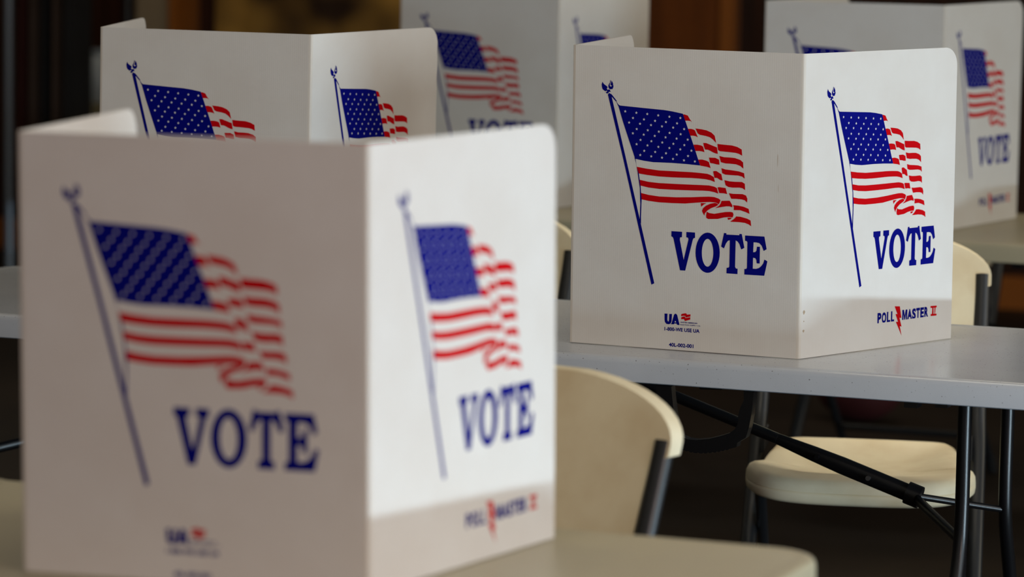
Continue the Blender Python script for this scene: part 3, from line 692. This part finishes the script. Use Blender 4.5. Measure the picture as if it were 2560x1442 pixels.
make_booth('largest and nearest voting booth, out of focus, with a bright daylit right wing', -1.7058, 3.9417, 187.02, 80.6, 98.74, (-0.0096, -0.0107))
make_booth('voting booth at upper left, half hidden behind the largest booth', -2.8268, 6.2189, 180.24, 80.17, 106.06, (0.00755, 0.00485))
make_booth('blurred far voting booth at top centre, behind the upper left booth', -3.1949, 8.5302, 176.69, 78.81, 78.81, (0.0018, 0.0020))
make_booth('sharply focused voting booth on the grey-white table, whole flag and VOTE lettering visible', -1.8436, 6.1638, 177.39, 67.11, 95.41, (-0.0120, 0.0189),
           scuffs=((12.5, 82, 3.6, 4.5), (12.0, 49, 3.4, 3.2), (12.3, 66, 2.0, 1.2)))
make_booth('blurred far voting booth at the top right corner, behind the sharp booth', -2.1897, 8.4601, 182.57, 79.0, 79.0, (0.0030, -0.0067))

# ------------------------------------------------------------------ things at the far left of the room
rack = thing('clothes_rack', 'chrome clothes rack standing at the far left in the dark', 'rack', (-6.2, 11.5, 0))
bm = bmesh.new(); tube(bm, [(-0.2, 0, 0.02), (-0.2, 0, 1.9)], 0.016, 14); obj('post', bm, M['chrome'], rack, 60)
bm = bmesh.new(); tube(bm, [(0.27, 0, 0.02), (0.27, 0, 1.9)], 0.014, 14); obj('post', bm, M['black'], rack, 60)
bm = bmesh.new(); tube(bm, [(-0.2, 0, 1.89), (0.27, 0, 1.89)], 0.013, 12); obj('rail', bm, M['chrome'], rack, 60)
for x_ in (-0.2, 0.27):
    bm = bmesh.new(); tube(bm, [(x_, -0.25, 0.02), (x_, 0.25, 0.02)], 0.018, 12); obj('foot_bar', bm, M['chrome'], rack, 60)
coats = [('maroon coat hanging at the left end of the dim rack, next to the chrome post', 'coat_a', 0.012, 0.036), ('dark brown coat hanging second from the chrome post on the dim rack', 'coat_b', 0.058, 0.034), ('black coat hanging in the middle of the dim rack', 'coat_c', 0.104, 0.036),
         ('dark brown coat hanging beside the black one, fourth from the chrome post', 'coat_b', 0.150, 0.034), ('black coat at the right end of the dim rack, nearest the pale urn', 'coat_c', 0.198, 0.040)]
for lab, m_, xo, wd in coats:
    bm = bmesh.new()
    ns = 28; lev = [0.35, 0.7, 1.1, 1.4, 1.55, 1.66, 1.74, 1.79]
    rings = []
    for z in lev:
        f = 1.0 if z < 1.5 else max(0.12, 1 - (z - 1.5) / 0.33)
        ring = []
        for k in range(ns):
            a = 2 * PI * k / ns; rp = 1 + 0.16 * math.sin(5 * a + xo * 60) * (1.4 - z / 1.8)
            ring.append(bm.verts.new((-6.32 + xo + 0.5 * wd * math.cos(a) * rp, 11.5 + 0.09 * f * math.sin(a) * rp, z)))
        rings.append(ring)
    for a, b_ in zip(rings, rings[1:]):
        for k in range(ns): bm.faces.new((a[k], a[(k + 1) % ns], b_[(k + 1) % ns], b_[k]))
    bm.faces.new(list(reversed(rings[0]))); bm.faces.new(rings[-1])
    tube(bm, smooth_path([(-6.32 + xo, 11.5, 1.78), (-6.32 + xo, 11.5, 1.85), (-6.32 + xo, 11.52, 1.895), (-6.32 + xo, 11.5, 1.912), (-6.32 + xo, 11.48, 1.895)], 4), 0.0025, 6)
    tag(obj('coat', bm, M[m_], None, 50), lab, 'coat', 'coats on the rack')

# cabinet with a carton and a pale urn on it
bm = bmesh.new(); box(bm, -6.72, -6.30, 12.15, 12.5, 0.0, 0.46); box(bm, -6.70, -6.52, 12.135, 12.15, 0.05, 0.43); box(bm, -6.50, -6.32, 12.135, 12.15, 0.05, 0.43)
cab = obj('low_cabinet', bm, M['wood']); tag(cab, 'low dark wooden cabinet in the gloom at the far left, under the tan carton', 'cabinet')
bm = bmesh.new(); box(bm, -6.535, -6.40, 12.22, 12.40, 0.4605, 0.655); box(bm, -6.538, -6.397, 12.218, 12.402, 0.62, 0.66)
tag(obj('carton', bm, M['carton']), 'tan cardboard carton on the low cabinet, beside the left edge of the upper left booth', 'box')
bm = bmesh.new(); prof_ = [(0.045, 0.6605), (0.055, 0.68), (0.06, 0.74), (0.055, 0.80), (0.035, 0.83), (0.022, 0.84), (0.03, 0.85), (0.03, 0.86)]
rings = [[bm.verts.new((-6.468 + r * math.cos(2 * PI * k / 24), 12.31 + r * math.sin(2 * PI * k / 24), z)) for k in range(24)] for r, z in prof_]
for a, b_ in zip(rings, rings[1:]):
    for k in range(24): bm.faces.new((a[k], a[(k + 1) % 24], b_[(k + 1) % 24], b_[k]))
bm.faces.new(list(reversed(rings[0]))); bm.faces.new(rings[-1])
tag(obj('urn', bm, M['pale'], None, 50), 'pale grey urn standing on the tan carton at the far left', 'urn')

# small red bag on the floor under the far tables
bm = bmesh.new()
def sph(i, j, s=1.0):
    a = 2 * PI * i / 20; b2 = PI * j / 10
    return Vector((0.13 * math.sin(b2) * math.cos(a) * s, 0.09 * math.sin(b2) * math.sin(a) * s, 0.10 - 0.10 * math.cos(b2) * s))
vv = [[bm.verts.new(sph(i, j)) for i in range(20)] for j in range(1, 10)]
top = bm.verts.new((0, 0, 0.0)); bot = bm.verts.new((0, 0, 0.205))
for a, b_ in zip(vv, vv[1:]):
    for i in range(20): bm.faces.new((a[i], a[(i + 1) % 20], b_[(i + 1) % 20], b_[i]))
for i in range(20):
    bm.faces.new((top, vv[0][(i + 1) % 20], vv[0][i])); bm.faces.new((bot, vv[-1][i], vv[-1][(i + 1) % 20]))
tube(bm, smooth_path([(-0.06, 0, 0.19), (-0.05, 0, 0.25), (0, 0, 0.27), (0.05, 0, 0.25), (0.06, 0, 0.19)], 5), 0.008, 8)
bmesh.ops.recalc_face_normals(bm, faces=bm.faces)
bag = obj('duffel_bag', bm, M['bag'], None, 60); bag.location = (-2.85, 10.15, 0)
tag(bag, 'dull red bag lying on the dark floor, seen blurred under the middle table', 'bag')
